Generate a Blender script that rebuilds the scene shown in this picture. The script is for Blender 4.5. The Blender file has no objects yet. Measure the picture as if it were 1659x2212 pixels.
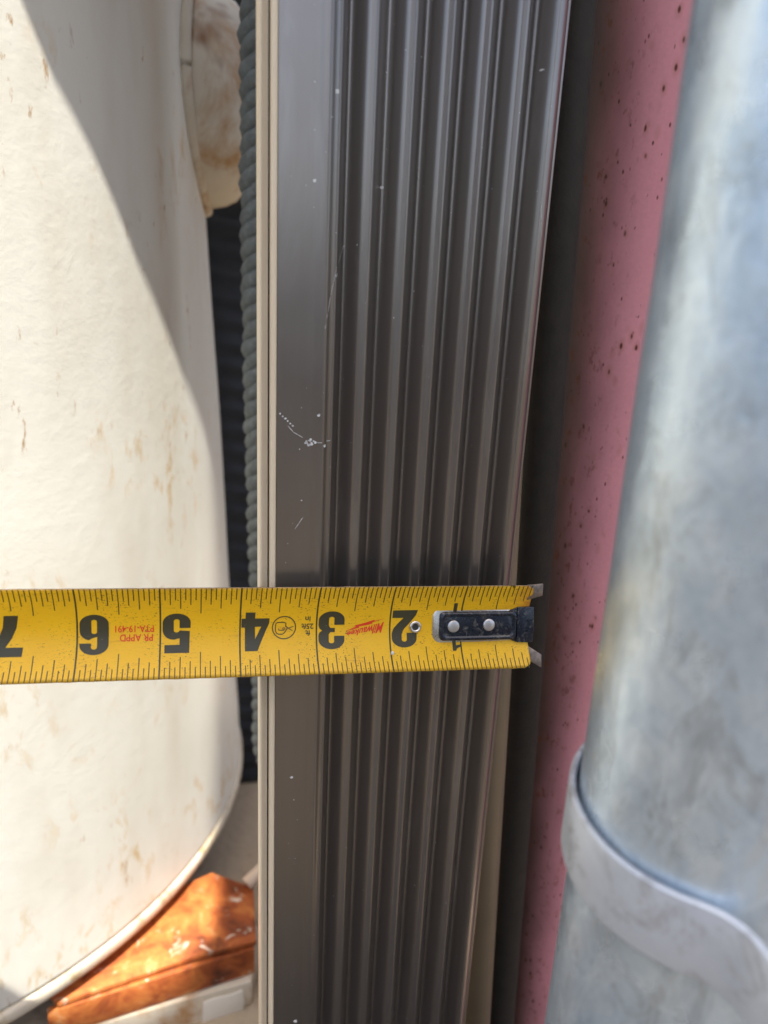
import bpy, bmesh, math, random
from mathutils import Vector, Matrix, noise
random.seed(7)
S = bpy.context.scene
C = S.collection
I = 0.0254
CAMH = 0.44

# ------------------------------------------------------------------ camera
cam_d = bpy.data.cameras.new('camera'); cam = bpy.data.objects.new('camera', cam_d); C.objects.link(cam)
right = Vector((.9988, .0147, .0469)); upv = Vector((-.0491, .2992, .9529)); back = Vector((0, -.9541, .2995))
cam.matrix_world = Matrix(((right.x, upv.x, back.x, 0), (right.y, upv.y, back.y, 0), (right.z, upv.z, back.z, CAMH), (0, 0, 0, 1)))
cam_d.sensor_fit = 'VERTICAL'; cam_d.sensor_height = 24; cam_d.lens = 24 * 1661 / 2212
bpy.context.view_layer.update()
cam_d.clip_start = .01; cam_d.clip_end = 600
cam_d.dof.use_dof = True; cam_d.dof.focus_distance = .268; cam_d.dof.aperture_fstop = 5.8
S.camera = cam

# ------------------------------------------------------------------ light
SUN_AZ, SUN_EL = math.radians(17), math.radians(70)     # azimuth measured from straight behind the camera
sdir = Vector((math.sin(SUN_AZ) * math.cos(SUN_EL), -math.cos(SUN_AZ) * math.cos(SUN_EL), math.sin(SUN_EL)))
W = bpy.data.worlds.new('World'); S.world = W; W.use_nodes = True
wn = W.node_tree; wn.nodes.clear()
sky = wn.nodes.new('ShaderNodeTexSky'); sky.sky_type = 'NISHITA'; sky.sun_disc = False
sky.sun_elevation = SUN_EL; sky.sun_rotation = math.pi + SUN_AZ * -1; sky.air_density = .8; sky.dust_density = 3.0; sky.ozone_density = .6
bg = wn.nodes.new('ShaderNodeBackground'); bg.inputs[1].default_value = .15
wo = wn.nodes.new('ShaderNodeOutputWorld')
wb = wn.nodes.new('ShaderNodeMixRGB'); wb.blend_type = 'MULTIPLY'; wb.inputs[0].default_value = 1; wb.inputs[2].default_value = (1, .96, .90, 1)
wn.links.new(sky.outputs[0], wb.inputs[1]); wn.links.new(wb.outputs[0], bg.inputs[0]); wn.links.new(bg.outputs[0], wo.inputs[0])
sl = bpy.data.lights.new('sun', 'SUN'); sl.energy = 4.8; sl.angle = math.radians(.55); sl.color = (1, .95, .86)
so = bpy.data.objects.new('sun', sl); C.objects.link(so)
so.rotation_euler = sdir.to_track_quat('Z', 'Y').to_euler(); so.location = sdir * 5
S.view_settings.view_transform = 'Standard'; S.view_settings.look = 'None'
S.view_settings.exposure = 1.15; S.view_settings.gamma = 1; S.view_settings.use_curve_mapping = False

# ------------------------------------------------------------------ materials
class NT:
    def __init__(s, name):
        s.m = bpy.data.materials.new(name); s.m.use_nodes = True; s.t = s.m.node_tree
        s.b = s.t.nodes['Principled BSDF']; s.co = None
    def n(s, t, **k):
        x = s.t.nodes.new('ShaderNode' + t)
        for a, v in k.items(): setattr(x, a, v)
        return x
    def l(s, a, b): s.t.links.new(a, b)
    def coord(s, scale=(1, 1, 1), kind='Object'):
        tc = s.n('TexCoord'); mp = s.n('Mapping'); mp.inputs['Scale'].default_value = scale
        s.l(tc.outputs[kind], mp.inputs[0]); return mp.outputs[0]
    def noise(s, co, scale, detail=4, rough=.55, dist=0):
        x = s.n('TexNoise'); x.inputs['Scale'].default_value = scale; x.inputs['Detail'].default_value = detail
        x.inputs['Roughness'].default_value = rough; x.inputs['Distortion'].default_value = dist
        s.l(co, x.inputs['Vector']); return x.outputs['Fac']
    def voro(s, co, scale, rand=1):
        x = s.n('TexVoronoi'); x.inputs['Scale'].default_value = scale; x.inputs['Randomness'].default_value = rand
        s.l(co, x.inputs['Vector']); return x.outputs['Distance']
    def ramp(s, f, stops):
        x = s.n('ValToRGB'); e = x.color_ramp.elements
        while len(e) < len(stops): e.new(.5)
        for i, (p, c) in enumerate(stops):
            e[i].position = p; e[i].color = (c, c, c, 1) if isinstance(c, (int, float)) else (*c, 1)
        s.l(f, x.inputs[0]); return x.outputs[0]
    def mix(s, f, a, b, mode='MIX'):
        x = s.n('MixRGB', blend_type=mode)
        for i, v in enumerate((f, a, b)):
            if isinstance(v, (int, float)): x.inputs[i].default_value = v if i == 0 else (v, v, v, 1)
            elif isinstance(v, tuple): x.inputs[i].default_value = (*v, 1)
            else: s.l(v, x.inputs[i])
        return x.outputs[0]
    def math(s, op, a, b=0.0):
        x = s.n('Math', operation=op)
        for i, v in enumerate((a, b)):
            if isinstance(v, (int, float)): x.inputs[i].default_value = v
            else: s.l(v, x.inputs[i])
        return x.outputs[0]
    def set(s, col=None, rough=None, metal=None, spec=None, coat=None):
        for k, v in (('Base Color', col), ('Roughness', rough), ('Metallic', metal), ('Specular IOR Level', spec), ('Coat Weight', coat)):
            if v is None: continue
            if isinstance(v, tuple): s.b.inputs[k].default_value = (*v, 1)
            elif isinstance(v, (int, float)): s.b.inputs[k].default_value = v
            else: s.l(v, s.b.inputs[k])
        return s
    def bump(s, h, strength=.3, dist=.001):
        x = s.n('Bump'); x.inputs['Strength'].default_value = strength; x.inputs['Distance'].default_value = dist
        s.l(h, x.inputs['Height']); s.l(x.outputs[0], s.b.inputs['Normal']); return s

def m_tank():
    k = NT('tank_paint'); co = k.coord(); st = k.coord((1, 1, .45))
    base = k.mix(k.noise(co, 14, 5), (.84, .82, .72), (.90, .885, .80))
    # patches of rust bleeding through, gathered in clusters and drawn down
    cl = k.ramp(k.noise(co, 13, 3), [(.50, 0), (.64, 1)])
    s1 = k.ramp(k.noise(st, 115, 5, .65, .4), [(.53, 0), (.68, 1)])
    f1 = k.math('MULTIPLY', cl, s1)
    c1 = k.mix(k.math('MULTIPLY', f1, .8), base, (.66, .43, .14))
    s2 = k.ramp(k.noise(st, 170, 4, .6, .3), [(.63, 0), (.72, 1)])
    cl2 = k.ramp(k.noise(co, 21, 2), [(.50, 0), (.60, 1)])
    c2 = k.mix(k.math('MULTIPLY', k.math('MULTIPLY', s2, cl2), .8), c1, (.42, .22, .06))
    br = k.mix(k.math('MULTIPLY', k.ramp(k.noise(k.coord((1, 1, .3)), 30, 3), [(.45, 0), (.75, 1)]), .35), c2, (.60, .52, .38))
    k.set(br, .42, 0, .35)
    h = k.math('ADD', k.noise(co, 120, 3), k.math('MULTIPLY', k.noise(co, 420, 2), .35))
    return k.bump(h, .13, .0012).m

def m_rustycream():
    k = NT('rusty_cream_paint'); co = k.coord(); st = k.coord((1, 1, .6))
    base = k.mix(k.noise(co, 40, 5), (.58, .50, .36), (.78, .72, .60))
    f = k.ramp(k.noise(st, 45, 5, .6, .4), [(.48, 0), (.66, 1)])
    c = k.mix(k.math('MULTIPLY', f, .85), base, (.46, .24, .08))
    f2 = k.ramp(k.noise(st, 30, 3, .6, .2), [(.60, 0), (.72, 1)])
    c = k.mix(f2, c, (.24, .09, .025))
    return k.set(c, .6).bump(k.noise(co, 160, 4), .4, .001).m

def m_bronze():
    k = NT('bronze_satin_metal'); co = k.coord(); st = k.coord((1, 1, .06))
    n1 = k.noise(st, 120, 4, .6)
    c = k.mix(n1, (.245, .220, .202), (.31, .284, .265))
    sm = k.math('MULTIPLY', k.ramp(k.noise(k.coord((1, 1, .22)), 38, 5, .65, .8), [(.56, 0), (.74, 1)]), .45)
    c = k.mix(sm, c, (.42, .40, .38))
    r = k.mix(k.noise(co, 60, 5), .27, .36)
    return k.set(c, r, .88, .5).bump(k.noise(co, 900, 2), .04, .0002).m

def m_cream_reflection():
    k = NT('cream_reflection_edge'); co = k.coord((1, 1, .02))  # cream colour stands for the sunlit tank reflected in the metal edge
    c = k.mix(k.noise(co, 2500, 3), (.74, .60, .41), (.86, .74, .55))
    return k.set(c, .4, 0, .5).m

def m_plain(name, col, rough=.5, metal=0., var=.15, scale=60, bump=0.):
    k = NT(name); co = k.coord(); f = k.noise(co, scale, 5)
    lo = tuple(x * (1 - var) for x in col); hi = tuple(min(1, x * (1 + var)) for x in col)
    k.set(k.mix(f, lo, hi), rough, metal)
    if bump: k.bump(k.noise(co, scale * 4, 4), bump, .0006)
    return k.m

def m_pink():
    k = NT('mauve_paint'); co = k.coord(); st = k.coord((1, 1, .45))
    base = k.mix(k.noise(co, 25, 4), (.69, .28, .315), (.75, .325, .355))
    fine = k.ramp(k.noise(co, 700, 3), [(.3, .88), (.7, 1.06)])
    base = k.mix(.35, base, fine, 'MULTIPLY')
    # chips rusted through, small teardrops
    v = k.voro(st, 250); ok = k.ramp(k.noise(co, 105, 1), [(.53, 0), (.57, 1)])
    sp = k.math('MULTIPLY', k.ramp(v, [(.08, 1), (.17, 0)]), ok)
    v2 = k.voro(st, 460); ok2 = k.ramp(k.noise(co, 160, 2), [(.53, 0), (.58, 1)])
    sp2 = k.math('MULTIPLY', k.ramp(v2, [(.08, 1), (.22, 0)]), ok2)
    halo = k.math('MULTIPLY', k.ramp(v, [(.1, 1), (.42, 0)]), ok)
    c = k.mix(k.math('MULTIPLY', halo, .35), base, (.36, .12, .06))
    c = k.mix(k.math('MAXIMUM', sp, sp2), c, (.12, .025, .010))
    # crevice shade painted dark down the panel side, with rust flecks over it
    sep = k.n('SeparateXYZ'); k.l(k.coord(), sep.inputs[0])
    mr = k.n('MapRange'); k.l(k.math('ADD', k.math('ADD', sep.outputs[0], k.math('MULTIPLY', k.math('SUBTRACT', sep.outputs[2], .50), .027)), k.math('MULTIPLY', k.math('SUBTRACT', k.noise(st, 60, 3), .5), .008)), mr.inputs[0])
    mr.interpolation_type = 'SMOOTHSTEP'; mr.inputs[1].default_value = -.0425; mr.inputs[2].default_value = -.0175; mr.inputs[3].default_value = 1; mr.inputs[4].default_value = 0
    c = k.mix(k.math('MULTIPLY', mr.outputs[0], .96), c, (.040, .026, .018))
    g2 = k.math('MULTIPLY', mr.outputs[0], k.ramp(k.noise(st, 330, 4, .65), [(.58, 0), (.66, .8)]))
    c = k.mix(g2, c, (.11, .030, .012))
    return k.set(c, .52, 0, .35).bump(k.noise(co, 600, 3), .12, .0004).m

def m_galv():
    k = NT('galvanised_zinc'); co = k.coord((1, 1, .7))
    a = k.ramp(k.noise(co, 130, 8, .72, .5), [(.34, 0), (.66, 1)]); b = k.noise(k.coord((1, 1, .10)), 110, 4, .6, .2)
    c = k.mix(a, (.54, .66, .77), (.78, .90, .99))
    c = k.mix(k.ramp(b, [(.52, 0), (.72, .35)]), c, (.66, .76, .84))
    d = k.ramp(k.noise(k.coord((1, 1, .4)), 75, 9, .8, .7), [(.52, 0), (.66, .6)])
    c = k.mix(d, c, (.30, .32, .33))
    wm = k.ramp(k.noise(k.coord((1, 1, .3)), 60, 5, .7, .6), [(.60, 0), (.72, .4)])
    c = k.mix(wm, c, (.66, .60, .46))
    sp = k.n('TexVoronoi'); sp.inputs['Scale'].default_value = 170; k.l(co, sp.inputs['Vector'])
    sx = k.n('SeparateXYZ'); k.l(sp.outputs['Color'], sx.inputs[0])
    c = k.mix(.30, c, k.ramp(sx.outputs[0], [(0, .25), (1, .75)]), 'SOFT_LIGHT')
    r = k.mix(k.noise(co, 70, 5), .22, .36)
    return k.set(c, r, .62, .6).bump(k.math('ADD', a, k.noise(co, 300, 3)), .22, .0006).m

def m_strap():
    k = NT('dull_zinc_strap'); co = k.coord()
    a = k.noise(co, 70, 6, .65, .5)
    c = k.mix(a, (.52, .56, .61), (.76, .80, .84))
    c = k.mix(k.ramp(k.noise(co, 90, 8, .78, .6), [(.50, 0), (.66, .65)]), c, (.24, .22, .20))
    return k.set(c, k.mix(a, .38, .6), .4, .5).bump(k.noise(co, 350, 4), .2, .0004).m

def m_rust():
    k = NT('orange_rust'); co = k.coord()
    a = k.noise(co, 55, 6, .65, .5)
    c = k.ramp(a, [(.28, (.10, .030, .014)), (.46, (.37, .092, .025)), (.60, (.54, .18, .045)), (.76, (.62, .40, .20))])
    f = k.ramp(k.noise(co, 90, 5, .6, .8), [(.63, 0), (.70, 1)])
    c = k.mix(k.math('MULTIPLY', f, .8), c, (.80, .70, .56))
    f = k.ramp(k.noise(co, 38, 6, .7, .4), [(.56, 0), (.66, 1)])
    c = k.mix(k.math('MULTIPLY', f, .8), c, (.15, .040, .015))
    return k.set(c, .62, 0, .3).bump(a, .4, .0008).m

def m_tape(): 
    k = NT('yellow_tape_coating'); uv = k.coord((1, 1, 1), 'UV')
    base = k.mix(k.noise(uv, 3, 3), (.80, .435, .003), (.88, .51, .006))
    # scuffs run along the blade; grit sits in small clustered pits
    sc = k.ramp(k.noise(k.coord((5, 60, 1), 'UV'), 1, 4, .7), [(.60, 0), (.74, .55)])
    c = k.mix(sc, base, (.40, .22, .01))
    cl = k.ramp(k.noise(uv, 2.2, 3, .6), [(.44, .12), (.58, 1)])
    pt = k.ramp(k.noise(k.coord((26, 60, 1), 'UV'), 1, 3, .65, .5), [(.60, 0), (.635, 1)])
    c = k.mix(k.math('MULTIPLY', k.math('MULTIPLY', pt, cl), .9), c, (.10, .060, .015))
    br = k.ramp(k.noise(k.coord((1.6, 9, 1), 'UV'), 1, 5, .7, .6), [(.62, 0), (.74, .6)])
    c = k.mix(br, c, (.50, .20, .02))
    # brown grease gathered next to the hook and along both rims
    sep = k.n('SeparateXYZ'); k.l(uv, sep.inputs[0])
    av = k.math('ABSOLUTE', sep.outputs[1])
    rim = k.n('MapRange'); k.l(k.math('ADD', av, k.math('MULTIPLY', k.noise(k.coord((4, 14, 1), 'UV'), 1, 4, .6), .07)), rim.inputs[0])
    rim.inputs[1].default_value = .575; rim.inputs[2].default_value = .625
    c = k.mix(k.math('MULTIPLY', rim.outputs[0], .65), c, (.16, .075, .015))
    hk = k.n('MapRange'); k.l(k.math('ADD', sep.outputs[0], k.math('MULTIPLY', av, .6)), hk.inputs[0])
    hk.inputs[1].default_value = .62; hk.inputs[2].default_value = .15
    up = k.n('MapRange'); k.l(sep.outputs[1], up.inputs[0]); up.inputs[1].default_value = .15; up.inputs[2].default_value = .26
    g = k.math('MULTIPLY', k.math('MULTIPLY', hk.outputs[0], up.outputs[0]), k.ramp(k.noise(k.coord((3, 12, 1), 'UV'), 1, 4), [(.35, .2), (.55, 1)]))
    c = k.mix(k.math('MULTIPLY', g, .9), c, (.42, .10, .02))
    r = k.mix(k.noise(uv, 9, 4), .30, .46)
    return k.set(c, r, 0, .5).bump(k.noise(k.coord((8, 70, 1), 'UV'), 1, 4), .12, .0002).m

def m_ink(name, col, worn, thr=.66):
    k = NT(name); uv = k.coord((1, 1, 1), 'UV')
    w = k.ramp(k.noise(k.coord((9, 22, 1), 'UV'), 1, 5, .75, .6), [(thr, 0), (thr + .06, .8)])
    w2 = k.ramp(k.noise(k.coord((22, 40, 1), 'UV'), 1, 4, .7, .4), [(.66, 0), (.70, .7)])
    return k.set(k.mix(k.math('MAXIMUM', w, w2), col, worn), .38, 0, .5).m

def m_hook():
    k = NT('blue_black_enamel'); uv = k.coord()
    w = k.ramp(k.noise(uv, 420, 5, .7, .6), [(.54, 0), (.68, .8)])
    c = k.mix(w, (.008, .013, .024), (.16, .15, .13))
    return k.set(c, k.mix(k.noise(uv, 500, 4), .16, .38), .1, .6).bump(k.noise(uv, 700, 4), .18, .0002).m

def m_ground():
    k = NT('beige_concrete'); co = k.coord()
    c = k.mix(k.noise(co, 12, 6, .6), (.36, .28, .19), (.50, .42, .31))
    c = k.mix(k.ramp(k.noise(co, 90, 4), [(.55, 0), (.75, .5)]), c, (.22, .17, .12))
    return k.set(c, .9, 0, .2).bump(k.noise(co, 160, 5), .5, .003).m

def m_dirt():
    k = NT('brown_yard_dirt'); co = k.coord()
    c = k.mix(k.noise(co, 3, 8, .65), (.050, .042, .032), (.105, .088, .066))
    c = k.mix(k.ramp(k.noise(co, 60, 4), [(.55, 0), (.72, .6)]), c, (.16, .135, .10))
    return k.set(c, .95, 0, .1).bump(k.noise(co, 90, 6), .6, .006).m
def m_rim():
    k = NT('rim_cream_paint'); co = k.coord()
    c = k.mix(k.noise(co, 30, 4), (.62, .54, .40), (.80, .74, .62))
    c = k.mix(k.ramp(k.noise(co, 70, 5, .65, .5), [(.52, 0), (.68, .8)]), c, (.42, .29, .12))
    return k.set(c, .5).bump(k.noise(co, 200, 3), .3, .0008).m

MT = dict(dirt=m_dirt(), rim=m_rim(), cream2=m_plain('sound_cream_paint', (.80, .76, .66), .5, 0, .08, 60, .2), crevice_shade=m_plain('crevice_shade_black', (.022, .018, .013), .8, 0, .6, 160, .3), tan=m_plain('tan_reflection_paint', (.17, .125, .075), .55, 0, .25, 40, .1), tank=m_tank(), rc=m_rustycream(), bronze=m_bronze(), reflection_edge=m_cream_reflection(), pink=m_pink(), galv=m_galv(), strap=m_strap(),
          rust=m_rust(), tape=m_tape(), ink=m_ink('black_ink', (.050, .043, .018), (.34, .30, .17)),
          inkg=m_ink('black_mark_ink', (.050, .042, .008), (.40, .26, .03), .72),
          red=m_ink('red_ink', (.70, .045, .008), (.75, .36, .02), .70), hook=m_hook(), ground=m_ground(),
          steel=m_plain('bright_steel', (.74, .68, .61), .22, 1., .2, 400, .1),
          worn=m_plain('worn_steel', (.26, .21, .17), .28, .85, .8, 700, .3),
          rivet=m_plain('rivet_steel', (.62, .60, .58), .36, .9, .15, 600, .1),
          black=m_plain('black_rubber', (.016, .020, .028), .45, 0, .3, 80, .3),
          dark=m_plain('dark_gap', (.03, .028, .025), .7, 0, .2),
          sleeve=m_plain('pale_blue_plastic', (.50, .55, .62), .5, 0, .08),
          rope=m_plain('grey_rope', (.17, .19, .185), .8, 0, .55, 300, .9),
          wood=m_plain('shade_board_wood', (.24, .19, .13), .8, 0, .3, 20, .4),
          chip=m_plain('white_paint_chip', (.72, .72, .70), .6, 0, .1),
          cream=m_plain('cream_rod_paint', (.66, .56, .44), .5, 0, .15),
          brown=m_plain('brown_steel', (.10, .07, .05), .7, 0, .4, 12, .2),
          soot=m_plain('tape_back', (.30, .26, .16), .5, .2, .3, 200))

# ------------------------------------------------------------------ helpers
def obj(name, bm, mat, parent=None, smooth=True, **tags):
    me = bpy.data.meshes.new(name)
    if isinstance(bm, tuple): me.from_pydata(*bm)
    else: bm.to_mesh(me); bm.free()
    for m in (mat if isinstance(mat, (list, tuple)) else [mat]): me.materials.append(m)
    if smooth:
        for p in me.polygons: p.use_smooth = True
    o = bpy.data.objects.new(name, me); C.objects.link(o)
    if parent: o.parent = parent
    for k, v in tags.items(): o[k] = v
    return o
def thing(name, label, cat, loc=(0, 0, 0), group=None):
    o = bpy.data.objects.new(name, None); C.objects.link(o); o.location = loc; o.empty_display_size = .02
    o['label'] = label; o['category'] = cat
    if group: o['group'] = group
    return o
def recalc(bm): bmesh.ops.recalc_face_normals(bm, faces=bm.faces)
def lathe(profile, n=96, M=None, caps=True):
    """profile: list of (r, z) bottom to top"""
    bm = bmesh.new(); rings = []
    for r, z in profile:
        rings.append([bm.verts.new((r * math.cos(2 * math.pi * i / n), r * math.sin(2 * math.pi * i / n), z)) for i in range(n)])
    for a, b in zip(rings, rings[1:]):
        for i in range(n): bm.faces.new((a[i], a[(i + 1) % n], b[(i + 1) % n], b[i]))
    for r in (rings[0], rings[-1]) if caps else (): bm.faces.new(r)
    recalc(bm)
    if M: bmesh.ops.transform(bm, matrix=M, verts=bm.verts)
    return bm
def bevbox(size, loc=(0, 0, 0), rot=None, bev=.0005, seg=2):
    bm = bmesh.new(); bmesh.ops.create_cube(bm, size=1)
    bmesh.ops.scale(bm, vec=size, verts=bm.verts)
    if bev: bmesh.ops.bevel(bm, geom=bm.edges[:], offset=bev, segments=seg, affect='EDGES', profile=.5)
    M = Matrix.Translation(loc) @ (rot.to_4x4() if rot else Matrix())
    bmesh.ops.transform(bm, matrix=M, verts=bm.verts); return bm
def prism(poly, z0, z1, bev=0):
    bm = bmesh.new(); vs = [bm.verts.new((x, y, z0)) for x, y in poly]; f = bm.faces.new(vs)
    r = bmesh.ops.extrude_face_region(bm, geom=[f]); 
    for v in r['geom']:
        if isinstance(v, bmesh.types.BMVert): v.co.z = z1
    recalc(bm)
    if bev: bmesh.ops.bevel(bm, geom=bm.edges[:], offset=bev, segments=2, affect='EDGES', profile=.5)
    return bm
def flat_shade_sharp(o, ang=.7):
    me = o.data; me.set_sharp_from_angle(angle=ang)

def Z(z): return z + CAMH      # heights below are measured from the lens

# ------------------------------------------------------------------ setting
g = bmesh.new(); bmesh.ops.create_grid(g, x_segments=2, y_segments=2, size=250)
obj('ground', g, MT['dirt'], kind='structure')
obj('concrete_slab', bevbox((1.6, 1.5, .03), (-.55, 1.02, -.008), bev=.004), MT['ground'], kind='structure', smooth=False)
wall = thing('board_wall', 'dark brown steel sheet wall far behind the tank and the panel', 'wall', (0, 1.5, 0))
for i in range(14):
    w_ = obj('sheet_panel', bevbox((.296, .02, 1.6), (0, 0, .8), bev=.004), MT['brown'], wall); w_.location = (-2 + i * .3, (i % 2) * .004, 0)

yw = thing('dark_reflection_wall', 'dark steel wall added behind the lens to darken the panel reflections', 'wall', (0, -1.6, 0))  # unseen wall, added to darken what the panel reflects
for i in range(16):
    p_ = obj('dark_reflection_sheet', bevbox((.36, .02, Z(.10)), (0, 0, Z(.10) / 2), bev=.004), MT['brown'], yw); p_.location = (-3 + i * .38, (i % 2) * .03, 0)

# ------------------------------------------------------------------ white tank
R_T = .2559; zb = Z(-.383)
tank = thing('steel_tank', 'large cream white steel tank with rust bleeding through its paint, behind the tape', 'tank', (-.3573, .4845, zb))
SH = Matrix(((1, 0, -.0206, 0), (0, 1, -.114, 0), (0, 0, 1, 0), (0, 0, 0, 1)))   # the tank stands a little out of plumb
H = .70
pf = [(R_T, .013), (R_T, .0145), (R_T, .018), (R_T, .05)] + [(R_T, .05 + .02 * i) for i in range(1, int((H - .07) / .02))]
pf += [(R_T * math.cos(a), H - .02 + .06 * math.sin(a)) for a in [i * math.pi / 2 / 10 for i in range(0, 10)]] + [(.004, H + .04)]
bm = lathe([(R_T - .03, .012), (R_T - .004, .0115)] + pf, 256)
for v in bm.verts:
    if v.co.z > .02 and v.co.z < H - .03:
        p = v.co * 9; d = noise.noise(p) * .0009 + noise.noise(p * 4) * .00012
        v.co.x *= 1 + d / R_T; v.co.y *= 1 + d / R_T
bmesh.ops.transform(bm, matrix=SH, verts=bm.verts)
obj('shell', bm, MT['tank'], tank)
pr = [(R_T - .010, .003), (R_T - .002, .0015), (R_T + .0006, .0022), (R_T + .0016, .0040), (R_T + .0018, .0085), (R_T + .0008, .0112), (R_T - .002, .0120)]
obj('bottom_rim', lathe(pr + [pr[0]], 256, SH, False), MT['rim'], tank, label='rolled cream rim around the foot of the tank, stained brown')
obj('foot_ring', lathe([(R_T - .05, -.05), (R_T - .045, -.0568 + .0), (R_T - .045, .0), (R_T - .05, .004)], 96, SH), MT['dark'], tank)
# blob of paint on the shell
bm = bmesh.new(); bmesh.ops.create_icosphere(bm, subdivisions=3, radius=.0032)
blob = obj('paint_blob', bm, MT['tank'], tank)
def on_tank(ang, z, r=R_T):    # point on the leaning shell, tank-local
    return Vector((r * math.cos(ang) - .0206 * z, r * math.sin(ang) - .114 * z, z))
blob.location = on_tank(math.radians(-40), .365); blob.scale = (1, 1, .8)
# welded boss on the side facing the gap
bz = .469
ba = math.radians(13); bc = on_tank(ba, bz, R_T - .0290)
Rm = Matrix.Rotation(math.radians(90), 4, 'Y')
pb = [(.056, 0), (.056, .028), (.0555, .037), (.0540, .044), (.0510, .050), (.0460, .0545), (.0400, .0570), (.02, .0585), (.001, .0588)]
boss = obj('boss', lathe(pb, 96, Matrix.Rotation(ba, 4, 'Z') @ Rm), MT['rc'], tank, label='thick cream boss with brown rust spots welded to the side of the tank')
boss.location = bc
# ring of weld around the boss
wl = bmesh.new(); N = 120; pr_ = []
for i in range(N):
    t = 2 * math.pi * i / N; zz = bz + .057 * math.sin(t); yy = .057 * math.cos(t)
    ang = ba + math.asin(max(-1, min(1, yy / R_T))); pr_.append(on_tank(ang, zz, R_T + .001))
def tube(pts, r, n=10, closed=False, rfun=None):
    bm = bmesh.new(); rings = []; m = len(pts)
    up = Vector((0, 0, 1))
    for i, p in enumerate(pts):
        a = pts[(i - 1) % m] if closed else pts[max(0, i - 1)]; b = pts[(i + 1) % m] if closed else pts[min(m - 1, i + 1)]
        t = (b - a).normalized(); u = up.cross(t)
        if u.length < 1e-3: u = Vector((1, 0, 0)).cross(t)
        u.normalize(); w = t.cross(u); rr = rfun(i / (m - 1)) if rfun else r
        rings.append([bm.verts.new(p + (u * math.cos(2 * math.pi * k / n) + w * math.sin(2 * math.pi * k / n)) * rr) for k in range(n)])
    for i in range(m if closed else m - 1):
        a, b = rings[i], rings[(i + 1) % m]
        for k in range(n): bm.faces.new((a[k], a[(k + 1) % n], b[(k + 1) % n], b[k]))
    if not closed:
        bm.faces.new(rings[0]); bm.faces.new(rings[-1])
    recalc(bm); return bm
wl.free()
obj('weld', tube(pr_, .0034, 8, True), MT['rc'], tank, label='brown rusty weld bead around the boss')

# ------------------------------------------------------------------ panel stack
PL = Vector((-.0352, .2396, 0)); ev = Vector((.9695, .2456, 0)).normalized(); nv = Vector((.2456, -.9695, 0)).normalized(); PW = .0884
panel = thing('ribbed_panel', 'bronze grey metal panel with five narrow ribs and a reeded left edge painted with a cream reflection', 'metal panel', (PL.x, PL.y, 0))
TOP = Z(.292)
def ss(a, b, x):
    t = max(0, min(1, (x - a) / (b - a))); return t * t * (3 - 2 * t)
def prof(s):
    h = 0.0006 * (ss(.125, .150, s) - ss(.160, .185, s)) 
    h -= .0016 * ss(.165, .200, s)
    base = -.0016 if s > .235 else None
    if s <= .200: return h
    h = -.0016 - .0050 * ss(.200, .2385, s)
    for c in (.302, .429, .556, .683, .810):
        w = abs(s - c) / .0635
        if w < 1: h += .0058 * (1 - ss(.14, 1.0, w))
    h += .0066 * ss(.875, .930, s)
    if s > .925: h -= .0085 * ((s - .925) / .075) ** 2
    return h
K = 420; ring = []
for i in range(K + 1):
    s = i / K; ring.append((s * PW, prof(s)))
# rounded right edge and a back face
for a in range(1, 7):
    t = a * math.pi / 2 / 6; ring.append((PW + .0012 * math.sin(t), ring[K][1] - .0012 + .0012 * math.cos(t)))
ring += [(PW + .0012, -.014), (0, -.012)]
zs = [0.002] + [.05 * i for i in range(1, int(TOP / .05))] + [TOP]
vs = []; fs = []; L = len(ring)
for z in zs:
    for (s, h) in ring:
        p = ev * s + nv * h; vs.append((p.x, p.y, z))
for j in range(len(zs) - 1):
    for i in range(L):
        a = j * L + i; b = j * L + (i + 1) % L; fs.append((a, b, b + L, a + L))
fs.append(tuple(range(L))[::-1]); fs.append(tuple(range((len(zs) - 1) * L, len(zs) * L)))
face = obj('panel_face', (vs, [], fs), MT['bronze'], panel); flat_shade_sharp(face, 1.0)
# reeded edge, the tank's reflection painted on in cream: one broad rounded band, a dark slot, then a pack of thin edges
def strip(name, s0, s1, h0, depth, mat, rnd=.0003):
    rr = [(s0, h0 - depth), (s0, h0 - rnd)] + [(s0 + rnd - rnd * math.cos(t), h0 - rnd + rnd * math.sin(t)) for t in [k * math.pi / 2 / 5 for k in range(6)]]
    rr += [(s1 - rnd + rnd * math.sin(t), h0 - rnd + rnd * math.cos(t)) for t in [k * math.pi / 2 / 5 for k in range(6)]] + [(s1, h0 - depth)]
    v = []; f = []; n = len(rr); zz = [.002, .3, TOP]
    for z in zz:
        for (s, h) in rr:
            p = ev * s + nv * h; v.append((p.x, p.y, z))
    for j in range(2):
        for i in range(n):
            a = j * n + i; b = j * n + (i + 1) % n; f.append((a, b, b + n, a + n))
    f.append(tuple(range(n))[::-1]); f.append(tuple(range(2 * n, 3 * n)))
    o = obj(name, (v, [], f), mat, panel); flat_shade_sharp(o, 1.2); return o
strip('edge_band', -.0023, -.0000, .0002, .011, MT['reflection_edge'], .0009)['label'] = 'broad edge band painted with a cream tank reflection beside the bronze face'
strip('slot', -.0029, -.0023, -.0012, .010, MT['dark'], .0001)
w0 = -.0029
for k, wd in enumerate((.00028, .00028, .00028, .00030, .00030, .00034, .00072)):
    strip('reflection_edge', w0 - wd + .00009, w0, .0001 - .00006 * k, .011, MT['reflection_edge'], .00011); w0 -= wd
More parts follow.
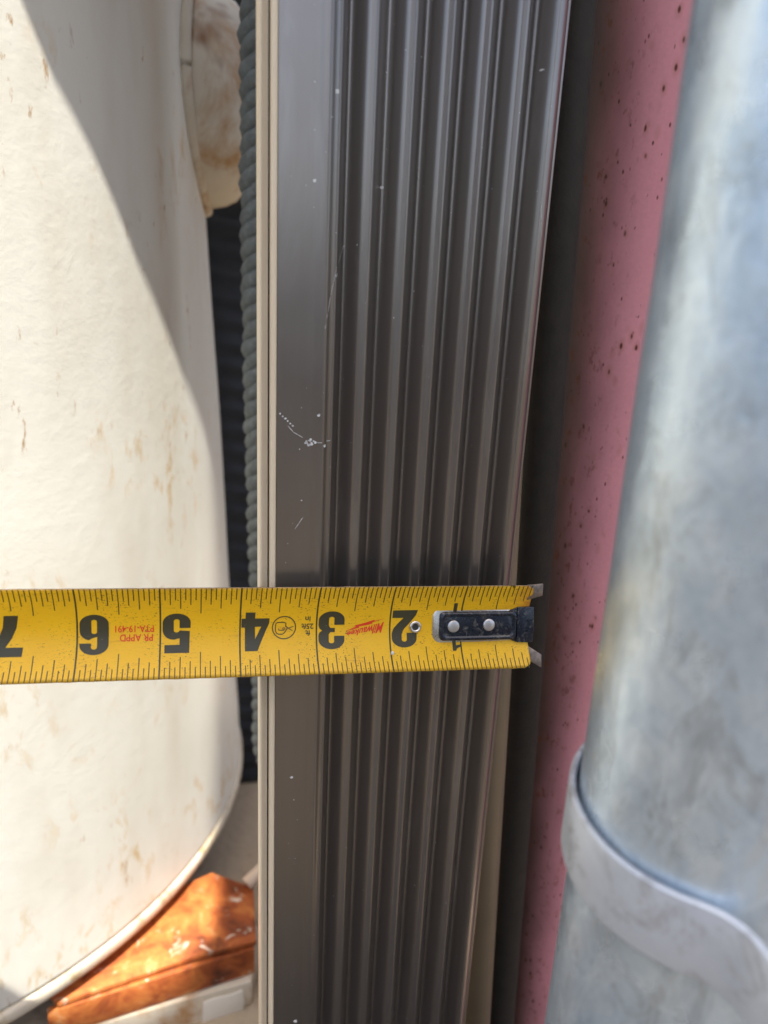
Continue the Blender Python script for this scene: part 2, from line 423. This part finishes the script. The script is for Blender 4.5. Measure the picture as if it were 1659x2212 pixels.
# fine chips of white paint and a thread of dried spatter on the face
def on_face(px, py, lift=.00006):    # px, py measured across and up the face (fraction, metres from lens height)
    p = ev * (px * PW) + nv * (prof(px) + lift); return Vector((p.x, p.y, Z(py)))
cb = bmesh.new()
def chip(bm, s, z, r, n=6, st=1.0):
    a0 = random.random() * 6; vv = []
    for i in range(n):
        a = a0 + 2 * math.pi * i / n; q = r * random.uniform(.5, 1.2)
        vv.append(bm.verts.new(on_face(max(.002, min(.998, s + q * math.cos(a) / PW)), z + q * st * math.sin(a))))
    try: bm.faces.new(vv)
    except Exception: pass
for _ in range(240):
    chip(cb, random.uniform(.03, .97), random.uniform(-.42, .09), random.choice((.00008, .0001, .00012, .00016, .00022)))
for (s, z, r) in ((.19, .048, .0008), (.365, .024, .0006), (.12, .024, .0005), (.205, -.002, .0005), (.15, -.045, .0005), (.07, -.18, .0006), (.08, -.19, .0003), (.9, .06, .0005), (.175, -.055, .0006), (.1, -.30, .0009)):
    chip(cb, s, z, r, 8)
def thread(bm, pts, w):
    for (a, b) in zip(pts, pts[1:]):
        n = max(2, int(abs(b[0] - a[0]) * 60))
        for i in range(n):
            if random.random() < .22: continue
            q = [(a[0] + (b[0] - a[0]) * t, a[1] + (b[1] - a[1]) * t) for t in (i / n, (i + .9) / n)]
            d = Vector(((q[1][0] - q[0][0]) * PW, q[1][1] - q[0][1])).normalized(); o_ = (-d.y * w / PW, d.x * w)
            bm.faces.new([bm.verts.new(on_face(max(.001, u[0] + sg * o_[0]), u[1] + sg * o_[1])) for u, sg in ((q[0], 1), (q[1], 1), (q[1], -1), (q[0], -1))])
thread(cb, [(.02, -.0465), (.06, -.0505), (.13, -.054), (.20, -.0535)], .00009)
for k in range(14): chip(cb, .115 + random.uniform(-.014, .025), -.0535 + random.uniform(-.0012, .0008), random.uniform(.0002, .0006), 7)
for k in range(6): chip(cb, .012 + k * .009, -.0445 - k * .0008, random.uniform(.0002, .00045), 7)
thread(cb, [(.165, -.018), (.185, -.008), (.205, .000), (.225, .004), (.24, .007)], .00006)
thread(cb, [(.07, -.083), (.10, -.079)], .00006); thread(cb, [(.9, .03), (.93, .022), (.95, .012)], .00005)
recalc(cb)
obj('paint_chips', cb, MT['chip'], panel, smooth=False, kind='stuff')

# ------------------------------------------------------------------ mauve pipe, galvanised pipe
def ripple(bm, amp, sc):
    for v in bm.verts:
        r = math.hypot(v.co.x, v.co.y)
        if r < 1e-4: continue
        d = noise.noise(v.co * sc) * amp; v.co.x *= 1 + d / r; v.co.y *= 1 + d / r
    return bm
def pipeprof(r, h, w, step=.02):
    n = int(h / step); return [(r - w, .002), (r, .002)] + [(r, .002 + (h - .002) * (i + 1) / n) for i in range(n)] + [(r - w, h), (r - w, h - .15)]
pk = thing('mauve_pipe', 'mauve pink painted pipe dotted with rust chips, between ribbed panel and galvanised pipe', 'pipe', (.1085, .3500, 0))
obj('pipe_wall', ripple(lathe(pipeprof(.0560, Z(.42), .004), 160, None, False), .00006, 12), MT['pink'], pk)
GX, GY, GR = .0793, .1504, .030
gp = thing('galvanised_pipe', 'thick mottled galvanised steel pipe standing nearest the lens at the right edge', 'pipe', (GX, GY, 0))
obj('pipe_wall', ripple(lathe(pipeprof(GR, Z(.46), .003), 200, None, False), .0002, 30), MT['galv'], gp)

# strap: a flat band bent round the pipe, its free end standing off towards the lens
st = thing('steel_strap', 'flat grey zinc strap bent around the galvanised pipe near its foot', 'strap', (GX, GY, 0))
zc = Z(-.1240); hw = .0090; th = .0016; path = []
a_end = math.radians(246); a_st = math.radians(60)
for i in range(90):
    t = i / 89; a = a_st + (a_end - a_st) * t
    path.append(Vector((math.cos(a) * (GR + .0010), math.sin(a) * (GR + .0010), .003 * ss(.9, .3, t))))
h0_ = math.atan2(math.cos(a_end), -math.sin(a_end)); h1_ = math.radians(-80); p_ = path[-1].copy()
for i in range(1, 46):
    t = i / 45; hd = h0_ + (h1_ - h0_) * ss(0, .30, t); p_ = p_ + Vector((math.cos(hd), math.sin(hd), -.10)) * (.055 / 45); path.append(p_.copy())
vs = []; fs = []; prof4 = []
nb = 6
for i, p in enumerate(path):
    q = path[min(i + 1, len(path) - 1)]; r_ = path[max(i - 1, 0)]; t = (q - r_).normalized(); n = t.cross(Vector((0, 0, 1))).normalized()
    if n.dot(Vector((p.x, p.y, 0))) < 0: n = -n
    # rounded rectangle section
    sec = []
    rr = .0007
    for (cy, cz, a0) in ((th - rr, hw - rr, 0), (rr, hw - rr, 90), (rr, -hw + rr, 180), (th - rr, -hw + rr, 270)):
        for k in range(4):
            a = math.radians(a0 + 30 * k); sec.append((cy + rr * math.cos(a), cz + rr * math.sin(a)))
    for (c_, d_) in sec: v = p + n * c_ + Vector((0, 0, d_)); vs.append((v.x, v.y, v.z + zc))
m = 16
for i in range(len(path) - 1):
    for k in range(m):
        a = i * m + k; b = i * m + (k + 1) % m; fs.append((a, b, b + m, a + m))
fs.append(tuple(range(m))); fs.append(tuple(range((len(path) - 1) * m, len(path) * m)))
bm = bmesh.new(); me = bpy.data.meshes.new('tmp'); me.from_pydata(vs, [], fs); bm.from_mesh(me); bpy.data.meshes.remove(me); recalc(bm)
obj('band', bm, MT['strap'], st)

# ------------------------------------------------------------------ things in the gap
# black ribbed hose with a pale coupling
hz = thing('black_hose', 'thick black spiral ribbed hose upright in the gap behind the tank boss', 'hose', (-.118, .62, 0))
vs = []; fs = []; n = 64; rows = 420; hh = Z(.165)
for j in range(rows + 1):
    z = .002 + hh * j / rows
    for i in range(n):
        a = 2 * math.pi * i / n; w = .5 + .5 * math.sin((z / .016) * 2 * math.pi + a * 3)
        r = .052 + .0022 * w; vs.append((r * math.cos(a), r * math.sin(a), z))
for j in range(rows):
    for i in range(n): fs.append((j * n + i, j * n + (i + 1) % n, (j + 1) * n + (i + 1) % n, (j + 1) * n + i))
fs.append(tuple(range(n))[::-1]); fs.append(tuple(range(rows * n, rows * n + n)))
obj('hose_body', (vs, [], fs), MT['black'], hz)
cpl = obj('coupling', lathe([(.05, 0), (.0575, .002), (.0585, .006), (.0585, .14), (.05, .145)], 64), MT['sleeve'], hz, label='pale blue grey coupling sleeve on the hose')
cpl.location = (0, 0, hh + .002)
# twisted rope hanging beside the panel's left edge
rp = thing('twisted_rope', 'grey three strand twisted rope hanging down behind the reeded left edge of the panel', 'rope', (0, 0, 0))
for k in range(3):
    pts = []
    for i in range(700):
        t = i / 699; z = Z(.29 - .600 * t); y = .405
        x = -.0708 + .0058 * t + .0010 * math.sin(t * 9)
        amp = (.0046 + .0008 * noise.noise(Vector((t * 40, 0, 3)))) * (1 - .85 * ss(.93, 1, t)); a = (z / .024) * 2 * math.pi + k * 2 * math.pi / 3
        pts.append(Vector((x + amp * math.cos(a), y + amp * math.sin(a), z)))
    obj('strand', tube(pts, (.0049), 10, rfun=lambda q: (.0046 + .0012 * noise.noise(Vector((q * 160, k * 9, 0)))) * (1 - .6 * ss(.95, 1, q))), MT['rope'], rp)
# rusty angle iron under the tank and a cream plate below it
an = thing('rusty_angle_iron', 'short angle iron thick with orange rust lying under the edge of the tank', 'angle iron')
top = [(-.1034, .418), (-.0735, .407), (-.0645, .365), (-.0986, .352), (-.165, .318), (-.20, .345)]
o = obj('top_flange', prism(top, Z(-.394), Z(-.390), .0008), MT['rust'], an); flat_shade_sharp(o)
def wallprism(a, b, z0, z1, t):
    d = (Vector(b) - Vector(a)).normalized(); n = Vector((-d.y, d.x)) * t
    return prism([tuple(a), tuple(b), (b[0] + n.x, b[1] + n.y), (a[0] + n.x, a[1] + n.y)], z0, z1, .0007)
o = obj('web', wallprism((-.170, .3155), (-.0650, .3635), Z(-.4135), Z(-.3945), .004), MT['rust'], an, label='bright orange rusted front web'); flat_shade_sharp(o)
fp = thing('foot_plate', 'small cream painted foot plate with rusty borders beneath the rusty angle iron', 'plate')
o = obj('plate_body', prism([(-.160, .3205), (-.066, .3585), (-.0690, .400), (-.160, .392)], Z(-.4395), Z(-.4145), .001), MT['rc'], fp); flat_shade_sharp(o)
for nm, x0, x1, lb in (('plate_face', -.0925, -.0670, 'bright cream patch of sound paint on the front of the plate'),):
    o = obj(nm, prism([(x0, -.0205), (x0 + .001, -.004), (x0 + .007, -.0030), (x1 - .008, -.0038), (x1 - .001, -.003), (x1, -.012), (x1 - .0015, -.0205), (x0 + .011, -.0215)], 0, .0012, .0004), MT['rc'] if x0 < -.1 else MT['cream2'], fp, label=lb)
    o.matrix_world = Matrix.Translation((0, .335 - .0012 + (0) + .02335 * 0, Z(-.4145))) @ Matrix.Rotation(0, 4, 'Z'); flat_shade_sharp(o)
    sl2 = (.3585 - .335) / (.125 - .066); ang = math.atan(sl2)
    o.matrix_world = Matrix.Translation((-.125, .335 - .0010, Z(-.4145))) @ Matrix.Rotation(ang, 4, 'Z') @ Matrix.Rotation(math.radians(90), 4, 'X') @ Matrix.Translation((.125 + .001, 0, 0))
rd = obj('cream_rod', tube([Vector((-.0775, .405, Z(-.386))), Vector((-.052, .43, Z(-.372))), Vector((-.028, .455, Z(-.355)))], .0045, 14), MT['cream'],
         label='thin cream rod slanting up behind the foot of the panel', category='rod')

tb = obj('tan_reflection_bar', tube([Vector((.0604, .2835, .002)), Vector((.0488, .2835, Z(-.163))), Vector((.0365, .2835, Z(.10)))], .0072, 24), MT['tan'],  # added bar, its colour stands for a tan reflection on the mauve pipe
         label='narrow tan bar added as a reflection on the mauve pipe, behind the right edge of the ribbed panel', category='bar')
bp = obj('crevice_shade_tube', tube([Vector((.0735, .2945, .002)), Vector((.0545, .2945, Z(.09))), Vector((.0475, .2945, Z(.27)))], .0076, 28), MT['crevice_shade'],  # added tube, its black stands for the shade in the crevice
         label='thin black tube added as the crevice shade between the ribbed panel and the mauve pipe', category='pipe')
# unseen board, added and cut so its corner shades the upper right of the tank
bd = obj('shade_board', prism([(-.160, .228), (-.117, .243), (-.109, .247), (-.100, .256), (-.087, .268), (-.080, .278), (-.072, .290), (-.066, .306), (-.061, .322), (-.030, .300),
    (-.020, .245), (.045, .262), (.04, .50), (-.10, .50), (-.108, .45), (-.110, .36), (-.124, .30)], TOP + .001, TOP + .013, .0006), MT['wood'],
         label='unseen board added over the ribbed panel to shade the tank', category='board'); flat_shade_sharp(bd)
# unseen sheet on a post, added and cut to block the sun: its shade covers the tape, the panel and both pipes
sg = thing('sun_block_sheet', 'unseen steel sheet on a thin post, added behind the lens to block the sun', 'steel sheet')
SHX, SHY, SHZ = .0697, -.228, .95
o = obj('sun_block_plate', prism([(x + SHX, y + SHY) for x, y in [(-.30, .030), (-.13, .056), (-.076, .080), (-.050, .087), (-.030, .100), (-.020, .130), (-.022, .16), (-.034, .20), (-.044, .25), (-.055, .29), (-.070, .335),
    (.26, .335), (.26, -.20), (-.30, -.20)]], Z(SHZ), Z(SHZ + .004), .0005), MT['brown'], sg); flat_shade_sharp(o)
obj('sun_block_post', tube([Vector((.10, -.40, 0)), Vector((.10, -.40, .7)), Vector((.10, -.40, Z(SHZ)))], .012, 16), MT['galv'], sg)

# ------------------------------------------------------------------ tape measure
T0 = Vector((.0536, .2519, Z(-.1187))); TD = Vector((-.9774, -.2091, .0285)).normalized()
tt = Vector((0, math.sin(.24), math.cos(.24))); tt = (tt - TD * tt.dot(TD)).normalized(); TN = TD.cross(tt)
if TN.y > 0: TN = -TN
VW = 1.162 / 2; SAG = .15
def tp(u, v, lift=0.0):
    """blade coordinates in inches: u from the hook along the blade, v across; lift in inches off the printed side"""
    q = v / VW; h = SAG * q * q; uu = u - .045 * q * q * ss(5.2, 2.2, u) + .03 * q * q * ss(4.5, 6.5, u)
    # the surface normal tilts as the blade cups
    sl_ = -2 * SAG * q / VW; nl = math.hypot(1, sl_)
    return T0 + TD * (uu * I) + tt * ((v + lift * sl_ / nl) * I) + TN * ((h + lift / nl) * I)
tape = thing('tape_measure', 'yellow steel tape measure blade stretched across the panel, worn black inch numbers upside down', 'tape measure', T0)
def blade():
    U0, U1 = .015, 9.2; nu, nvv = 240, 24
    bm = bmesh.new(); uvl = bm.loops.layers.uv.new('UVMap'); fr = []; bk = []
    for i in range(nu + 1):
        u = U0 + (U1 - U0) * (i / nu) ** 1.0
        for j in range(nvv + 1):
            v = -VW + 2 * VW * j / nvv
            uu = u
            if i < 8:     # rounded end corners
                c = .11; d = max(0, abs(v) - (VW - c)); uu = max(u, U0 + c - math.sqrt(max(0, c * c - d * d)) + (u - U0))
            e = .004 * noise.noise(Vector((u * 7, j // 12 * 5, 0))) if j in (0, nvv) else 0
            fr.append((bm.verts.new(tp(uu, v + e) - T0), uu, v)); bk.append((bm.verts.new(tp(uu, v + e, -.012) - T0), uu, v))
    W_ = nvv + 1
    def quad(l, idx, mi):
        f = bm.faces.new([l[k][0] for k in idx]); f.material_index = mi
        for lp, k in zip(f.loops, idx): lp[uvl].uv = (l[k][1], l[k][2])
    for i in range(nu):
        for j in range(nvv):
            a = i * W_ + j; quad(fr, (a, a + W_, a + W_ + 1, a + 1), 0); quad(bk, (a, a + 1, a + W_ + 1, a + W_), 1)
    per = [(i * W_) for i in range(nu + 1)] + [nu * W_ + j for j in range(1, W_)] + [i * W_ + nvv for i in range(nu - 1, -1, -1)] + [j for j in range(nvv - 1, 0, -1)]
    for a, b in zip(per, per[1:] + per[:1]):
        f = bm.faces.new((fr[a][0], bk[a][0], bk[b][0], fr[b][0])); f.material_index = 2
    recalc(bm); return obj('blade', bm, [MT['tape'], MT['soot'], MT['worn']], tape)
bl = blade()
def flatprint(name, shapes, mat, warp=None, lift=.0035, **tags):
    """shapes: list of polygons or (outer, hole, hole...) in blade inches; laid on the cupped blade"""
    cu = bpy.data.curves.new('tmp', 'CURVE'); cu.dimensions = '2D'; cu.fill_mode = 'BOTH'
    for pl in shapes:
        sp = cu.splines.new('POLY'); sp.points.add(len(pl) - 1); sp.use_cyclic_u = True
        for k, (x, y) in enumerate(pl): sp.points[k].co = (x, y, 0, 1)
    return curveprint(name, cu, mat, warp, lift, **tags)
def curveprint(name, cu, mat, warp=None, lift=.0035, **tags):
    ob = bpy.data.objects.new('tmp', cu); C.objects.link(ob); dg = bpy.context.evaluated_depsgraph_get(); dg.update()
    me = bpy.data.meshes.new_from_object(ob.evaluated_get(dg)); bpy.data.objects.remove(ob); bpy.data.curves.remove(cu)
    bm = bmesh.new(); bm.from_mesh(me); bpy.data.meshes.remove(me)
    if warp:
        for v in bm.verts: v.co.x, v.co.y = warp(v.co.x, v.co.y); v.co.z = 0
    return layprint(name, bm, mat, lift, **tags)
def layprint(name, bm, mat, lift=.0035, **tags):
    for k in range(-12, 13):
        y = k * .05 + .003
        bmesh.ops.bisect_plane(bm, geom=bm.verts[:] + bm.edges[:] + bm.faces[:], plane_co=(0, y, 0), plane_no=(0, 1, 0))
    bmesh.ops.triangulate(bm, faces=bm.faces[:])
    uvl = bm.loops.layers.uv.verify()
    for f in bm.faces:
        for lp in f.loops: lp[uvl].uv = (lp.vert.co.x, lp.vert.co.y)
    for v in bm.verts: v.co = tp(v.co.x, v.co.y, lift) - T0
    for f in bm.faces:
        f.normal_update()
        if f.normal.dot(TN) < 0: f.normal_flip()
    return obj(name, bm, mat, tape, smooth=False, **tags)
# graduation marks, sixteenths along both edges
bm = bmesh.new()
def rect(bm, u, v0, v1, w):
    bm.faces.new([bm.verts.new((u + a, b, 0)) for a, b in ((-w / 2, v0), (w / 2, v0), (w / 2, v1), (-w / 2, v1))])
for k in range(1, 9 * 16):
    u = k / 16 + random.uniform(-.001, .001)
    if k % 16 == 0: rect(bm, u, -VW + .002, VW - .002, .021); continue
    lu, ll = (.375, .335) if k % 8 == 0 else ((.305, .275) if k % 4 == 0 else ((.245, .215) if k % 2 == 0 else (.175, .140)))
    if u > 2.5 or True: rect(bm, u, VW - .004 - lu * .92, VW - .004, .0125); rect(bm, u, -VW + .004, -VW + .004 + ll * .92, .0125)
layprint('graduation_marks', bm, MT['inkg'], .002)
def arc(cx, cy, rx, ry, a0, a1, n=14):
    return [(cx + rx * math.cos(math.radians(a0 + (a1 - a0) * i / n)), cy + ry * math.sin(math.radians(a0 + (a1 - a0) * i / n))) for i in range(n + 1)]
D = {}
D[6] = [[(.68, .72)] + arc(.34, .76, .34, .24, 0, 180) + arc(.34, .24, .34, .24, 180, 360) + arc(.43, .40, .25, .24, 0, 85) + [(.40, .60), (.27, .56)] + arc(.34, .81, .07, .06, 180, 0) + [(.41, .72)],
        arc(.34, .44, .065, .05, 0, 180) + arc(.34, .18, .065, .05, 180, 360)]
D[5] = [[(.03, 1), (.63, 1), (.63, .80), (.27, .80), (.265, .645)] + arc(.42, .42, .26, .25, 115, 0) + arc(.34, .24, .34, .24, 0, -180) + [(0, .38), (.27, .38)] + arc(.34, .20, .07, .05, 180, 360) + arc(.34, .44, .07, .05, 0, 180) + [(.02, .46)]]
D[3] = [[(0, .66)] + arc(.34, .76, .34, .24, 180, 0) + [(.68, .64), (.655, .565), (.58, .515), (.655, .46), (.68, .38)] + arc(.34, .24, .34, .24, 0, -180) + [(0, .37), (.27, .37)] + arc(.34, .20, .07, .05, 180, 360) +
        [(.41, .38), (.37, .45), (.25, .45), (.25, .56), (.37, .56), (.41, .62)] + arc(.34, .80, .07, .05, 0, 180) + [(.27, .66)]]
D[2] = [[(0, 0), (.68, 0), (.68, .21), (.37, .21), (.50, .34), (.63, .49), (.68, .62)] + arc(.34, .76, .34, .24, 0, 180) + [(0, .62), (.27, .62)] + arc(.34, .80, .07, .05, 180, 0) + [(.41, .66), (.36, .53), (.14, .28), (.04, .14)]]
D[4] = [[(.36, 0), (.60, 0), (.60, .163), (.70, .163), (.70, .40), (.61, .40), (.61, 1), (.296, 1), (0, .29), (0, .163), (.36, .163)], [(.36, .383), (.20, .383), (.352, .70)]]
D[7] = [[(.02, 1), (.70, 1), (.70, .82), (.56, .55), (.46, .30), (.42, 0), (.10, 0), (.15, .3), (.26, .56), (.40, .78), (0, .78)]]
D[1] = [[(.12, 0), (.22, 0), (.22, 1.3), (.13, 1.3), (.10, 1.24), (.0, 1.20), (.0, 1.14), (.12, 1.16)]]
D[8] = [arc(.34, .76, .31, .24, 0, 180) + [(.05, .6), (.1, .53), (.03, .45)] + arc(.34, .24, .34, .24, 180, 360) + [(.65, .45), (.58, .53), (.63, .6)], arc(.34, .33, .07, .1, 0, 360), arc(.34, .72, .07, .08, 0, 360)]
HG = .512
for n_ in range(1, 9):
    # lettering is upside down in the photograph: reading direction runs away from the hook
    u0 = n_ - .375; v0 = -.02 + HG / 2
    if n_ == 1: u0, v0 = 1.01, .33
    flatprint('numeral', [[(u0 + x * HG, v0 - y * HG) for x, y in pl] for pl in D[n_]], MT['ink'], label='black upside down numeral %d' % n_)
def text(name, body, u, v, size, sx=1.0, mat=None, off=.0, warp=None, **tags):
    cu = bpy.data.curves.new('tmp', 'FONT'); cu.body = body; cu.size = 1; cu.offset = off; cu.resolution_u = 3
    w = warp or (lambda x, y: (u + x * size * sx, v - y * size))
    return curveprint(name, cu, mat or MT['ink'], w, .0035, **tags)
text('lettering', 'PR APPD', 5.085, -.03, .125, .86, MT['red'], .015, label='small red upside down letters PR APPD')
text('lettering', 'PTA-19-491', 5.075, .085, .125, .80, MT['red'], .012, label='small red upside down letters PTA-19-491')
text('lettering', 'ft', 3.085, -.022, .10, 1.0, MT['ink'], .02, label='small black letters ft')
text('lettering', '25ft', 3.040, .068, .10, 1.0, MT['ink'], .02, label='small black letters 25ft')
text('lettering', 'in', 3.080, .166, .10, 1.1, MT['ink'], .02, label='small black letters in')
# worn red script with a lightning stroke under it
c3 = lambda x, y: (2 + (980 - x) / 1145, (571 - y + 24) / 1450 * 1.16)
def mwarp(x, y):
    t = min(1.02, x / 4.35); 
    X = 888 - t * 585 - y * 60 * (1 - t * .6)
    lo = 505 + 160 * t; hi = 690 + 52 * t
    return c3(X, lo + (hi - lo) * (y / .73))
text('lettering', 'Milwaukee', 0, 0, 1, mat=MT['red'], off=.028, warp=mwarp, label='red brand lettering Milwaukee, upside down')
bolt = [(912, 433), (735, 478), (730, 460), (640, 490), (600, 505), (425, 552), (442, 572), (278, 652), (500, 592), (485, 574), (640, 545), (706, 522), (700, 503)]
flatprint('lightning_mark', [[c3(x, y) for x, y in bolt]], MT['red'])
# approval mark: circle with a looped figure in it
def ribbon(pts, w, closed=False):
    out = []; inn = []; n = len(pts)
    for i, p in enumerate(pts):
        a = pts[(i - 1) % n] if closed or i else p; b = pts[(i + 1) % n] if closed or i < n - 1 else p
        dx, dy = b[0] - a[0], b[1] - a[1]; L_ = math.hypot(dx, dy) or 1; nx, ny = -dy / L_ * w / 2, dx / L_ * w / 2
        out.append((p[0] + nx, p[1] + ny)); inn.append((p[0] - nx, p[1] - ny))
    return [out, inn] if closed else [out + inn[::-1]]
c2 = lambda x, y: (3 + (1300 - x) / 1057, (571 - y) / 1290 * 1.16)
bm_parts = ribbon(arc(3.43, .024, .152, .150, 0, 352.5, 46), .014, True)
flatprint('approval_mark', bm_parts, MT['ink'])
def stroke_print(name, pts, w):
    bm = bmesh.new(); o_ = ribbon(pts, w)[0]; n = len(pts)
    vv = [bm.verts.new((x, y, 0)) for x, y in o_]
    for i in range(n - 1): bm.faces.new((vv[i], vv[i + 1], vv[2 * n - 2 - i], vv[2 * n - 1 - i]))
    return layprint(name, bm, MT['ink'], .0036)
loop = [c2(*p) for p in ((865, 520), (872, 490), (855, 470), (820, 465), (755, 468), (732, 485), (727, 520), (727, 590), (740, 625), (770, 642), (820, 645), (850, 625), (868, 595), (885, 570), (890, 545), (860, 520))]
stroke_print('approval_mark_loop', loop, .013)
stroke_print('approval_mark_loop', [c2(*p) for p in ((765, 560), (775, 582), (800, 587), (845, 585), (860, 560), (845, 545), (828, 552), (832, 575), (845, 585))], .010)
stroke_print('approval_mark_loop', [c2(*p) for p in ((975, 530), (905, 556), (885, 540), (870, 522))], .011)
stroke_print('approval_mark_loop', [c2(*p) for p in ((962, 595), (905, 556))], .011)

# eyelet
def tmesh(name, bm, mat, u, v, lift=0., parent=None, smooth=True, **tags):
    """bm in inches, x along u, y across, z off the blade"""
    o_ = tp(u, v, lift)
    for q in bm.verts:
        q.co = o_ + TD * (q.co.x * I) + tt * (q.co.y * I) + TN * (q.co.z * I) - T0
    recalc(bm); o = obj(name, bm, mat, parent or tape, smooth=smooth, **tags); flat_shade_sharp(o, .9); return o
tor = bmesh.new(); nr, nc = 40, 12; rg = []
for i in range(nr):
    a = 2 * math.pi * i / nr; row = []
    for k in range(nc):
        b = 2 * math.pi * k / nc; rr = .064 + .022 * math.cos(b); row.append(tor.verts.new((rr * math.cos(a), rr * math.sin(a), .012 + .020 * math.sin(b))))
    rg.append(row)
for i in range(nr):
    for k in range(nc): tor.faces.new((rg[i][k], rg[(i + 1) % nr][k], rg[(i + 1) % nr][(k + 1) % nc], rg[i][(k + 1) % nc]))
ey = tmesh('eyelet', tor, MT['steel'], 1.645, .0, .0, label='round bright steel eyelet set in the blade')
hole = bmesh.new(); bmesh.ops.create_circle(hole, cap_ends=True, radius=.05, segments=28)
tmesh('eyelet_hole', hole, MT['dark'], 1.645, 0, .008)
# grain of white grit on the 2 inch line
gr = bmesh.new(); bmesh.ops.create_icosphere(gr, subdivisions=2, radius=.024)
for v in gr.verts: v.co *= 1 + .35 * noise.noise(v.co * 60); v.co.z *= .5
tmesh('grit', gr, MT['chip'], 1.985, -.345, .01)

# hook
def outline_plate(pts, z0, z1, bev):
    bm = bmesh.new(); vs_ = [bm.verts.new((x, y, z0)) for x, y in pts]; f = bm.faces.new(vs_)
    if f.normal.z > 0: f.normal_flip()
    r = bmesh.ops.extrude_face_region(bm, geom=[f]); tv = [v for v in r['geom'] if isinstance(v, bmesh.types.BMVert)]
    for v in tv: v.co.z = z1
    recalc(bm); ed = [e for e in bm.edges if all(abs(v.co.z - z1) < 1e-6 for v in e.verts)]
    if bev: bmesh.ops.bevel(bm, geom=ed, offset=bev, segments=3, affect='EDGES', profile=.5)
    return bm
h0 = .012
und = arc(1.29, .13, .115, .115, 0, 90, 8) + [(1.0, .252), (.6, .25), (.35, .245), (.18, .25), (.16, .0), (.16, -.20), (.30, -.215), (.9, -.232)] + arc(1.27, -.10, .135, .132, 270, 360, 8)
pl0 = outline_plate(und, h0 - .03, h0 + .010, .008)
hookT = tmesh('hook', pl0, MT['steel'], 0, 0, 0, label='end hook riveted to the blade, bright steel where the blue black enamel has worn off')
# dark embossed body: raised rim around a recess, then the neck and the end block
rimo = arc(1.22, .105, .075, .065, 0, 80, 6) + [(1.0, .190), (.6, .188), (.36, .188), (.20, .255), (.185, .262), (.185, -.235), (.20, -.230), (.36, -.170), (.6, -.176), (1.0, -.178)] + arc(1.21, -.10, .085, .075, 280, 360, 6)
tmesh('hook_body', outline_plate(rimo, h0, h0 + .038, .016), MT['hook'], 0, 0, 0, hookT, label='raised blue black enamelled centre of the hook')
def recess():
    # a basin wall: ring between outer loop (high) and inner loop (low)
    bm = bmesh.new(); o1 = arc(1.19, .10, .07, .06, 0, 90, 5) + arc(.30, .10, .06, .06, 90, 180, 5) + arc(.30, -.09, .06, .06, 180, 270, 5) + arc(1.19, -.09, .07, .06, 270, 360, 5)
    n = len(o1); cx_, cy_ = .74, .005; loops = []
    for (sc, z) in ((.93, .030), (.99, .058), (1.04, .066), (1.09, .058), (1.13, .034)):
        loops.append([bm.verts.new((x + (x - cx_) * 0 + (sc - 1) * (1.1 if x > cx_ else -1.1) * .35, y + (sc - 1) * (.35 if y > cy_ else -.35), z + h0)) for x, y in o1])
    for a, b in zip(loops, loops[1:]):
        for i in range(n): bm.faces.new((a[i], a[(i + 1) % n], b[(i + 1) % n], b[i]))
    return bm
tmesh('hook_rim', recess(), MT['hook'], 0, 0, 0, hookT)
tmesh('hook_block', outline_plate([(.185, .262), (.0, .268), (-.055, .262), (-.065, .0), (-.055, -.235), (.0, -.242), (.185, -.235)], h0 - .02, h0 + .052, .014), MT['hook'], 0, 0, 0, hookT)
# stamped U on the block
us = bmesh.new(); up_ = arc(.05, .0, .055, .075, 90, 270, 12); up_ = [(-.04, .075)] + up_ + [(-.04, -.075)]
o_ = ribbon(up_, .016)[0]; nq = len(up_); lo_ = [us.verts.new((x, y, h0 + .050)) for x, y in o_]; hi_ = [us.verts.new((x, y, h0 + .058)) for x, y in o_]
m2 = len(o_)
for i in range(nq - 1): us.faces.new((hi_[i], hi_[i + 1], hi_[2 * nq - 2 - i], hi_[2 * nq - 1 - i]))
for i in range(m2): us.faces.new((lo_[i], lo_[(i + 1) % m2], hi_[(i + 1) % m2], hi_[i]))
tmesh('stamped_mark', us, MT['hook'], 0, 0, 0, hookT)
for (u, v) in ((1.115, .005), (.602, .018)):
    tmesh('rivet', lathe([(.075, .036), (.084, .042), (.086, .056), (.082, .066), (.070, .072), (.02, .074), (.001, .074)], 36), MT['rivet'], u, v, 0, hookT)
# prongs: the two ends of the cross piece, reaching past the end of the blade
def prong(pts, th_, bev=.006):
    """pts: 4 corners (u, v, height off blade centre) in inches"""
    bm = bmesh.new(); a = [Vector(p) for p in pts]; n = (a[1] - a[0]).cross(a[3] - a[0]).normalized() * th_
    lo = [bm.verts.new(p) for p in a]; hi = [bm.verts.new(p - n) for p in a]
    bm.faces.new(lo); bm.faces.new(hi[::-1])
    for i in range(4): bm.faces.new((lo[i], lo[(i + 1) % 4], hi[(i + 1) % 4], hi[i]))
    recalc(bm); bmesh.ops.bevel(bm, geom=bm.edges[:], offset=bev, segments=2, affect='EDGES', profile=.5); return bm
tmesh('prong', prong([(.05, .575, .02), (.05, .36, .02), (-.165, .43, .06), (-.165, .60, .07)], .05), MT['worn'], 0, 0, 0, hookT, label='upper steel prong past the end of the blade')
tmesh('prong', prong([(.0, -.30, -.02), (.0, -.50, .02), (-.19, -.60, .07), (-.19, -.42, .05)], .05), MT['worn'], 0, 0, 0, hookT, label='lower steel prong past the end of the blade')
tmesh('cross_piece', prong([(-.015, .50, -.10), (-.015, -.44, -.10), (-.025, -.44, -.03), (-.025, .50, -.03)], .035), MT['worn'], 0, 0, 0, hookT)
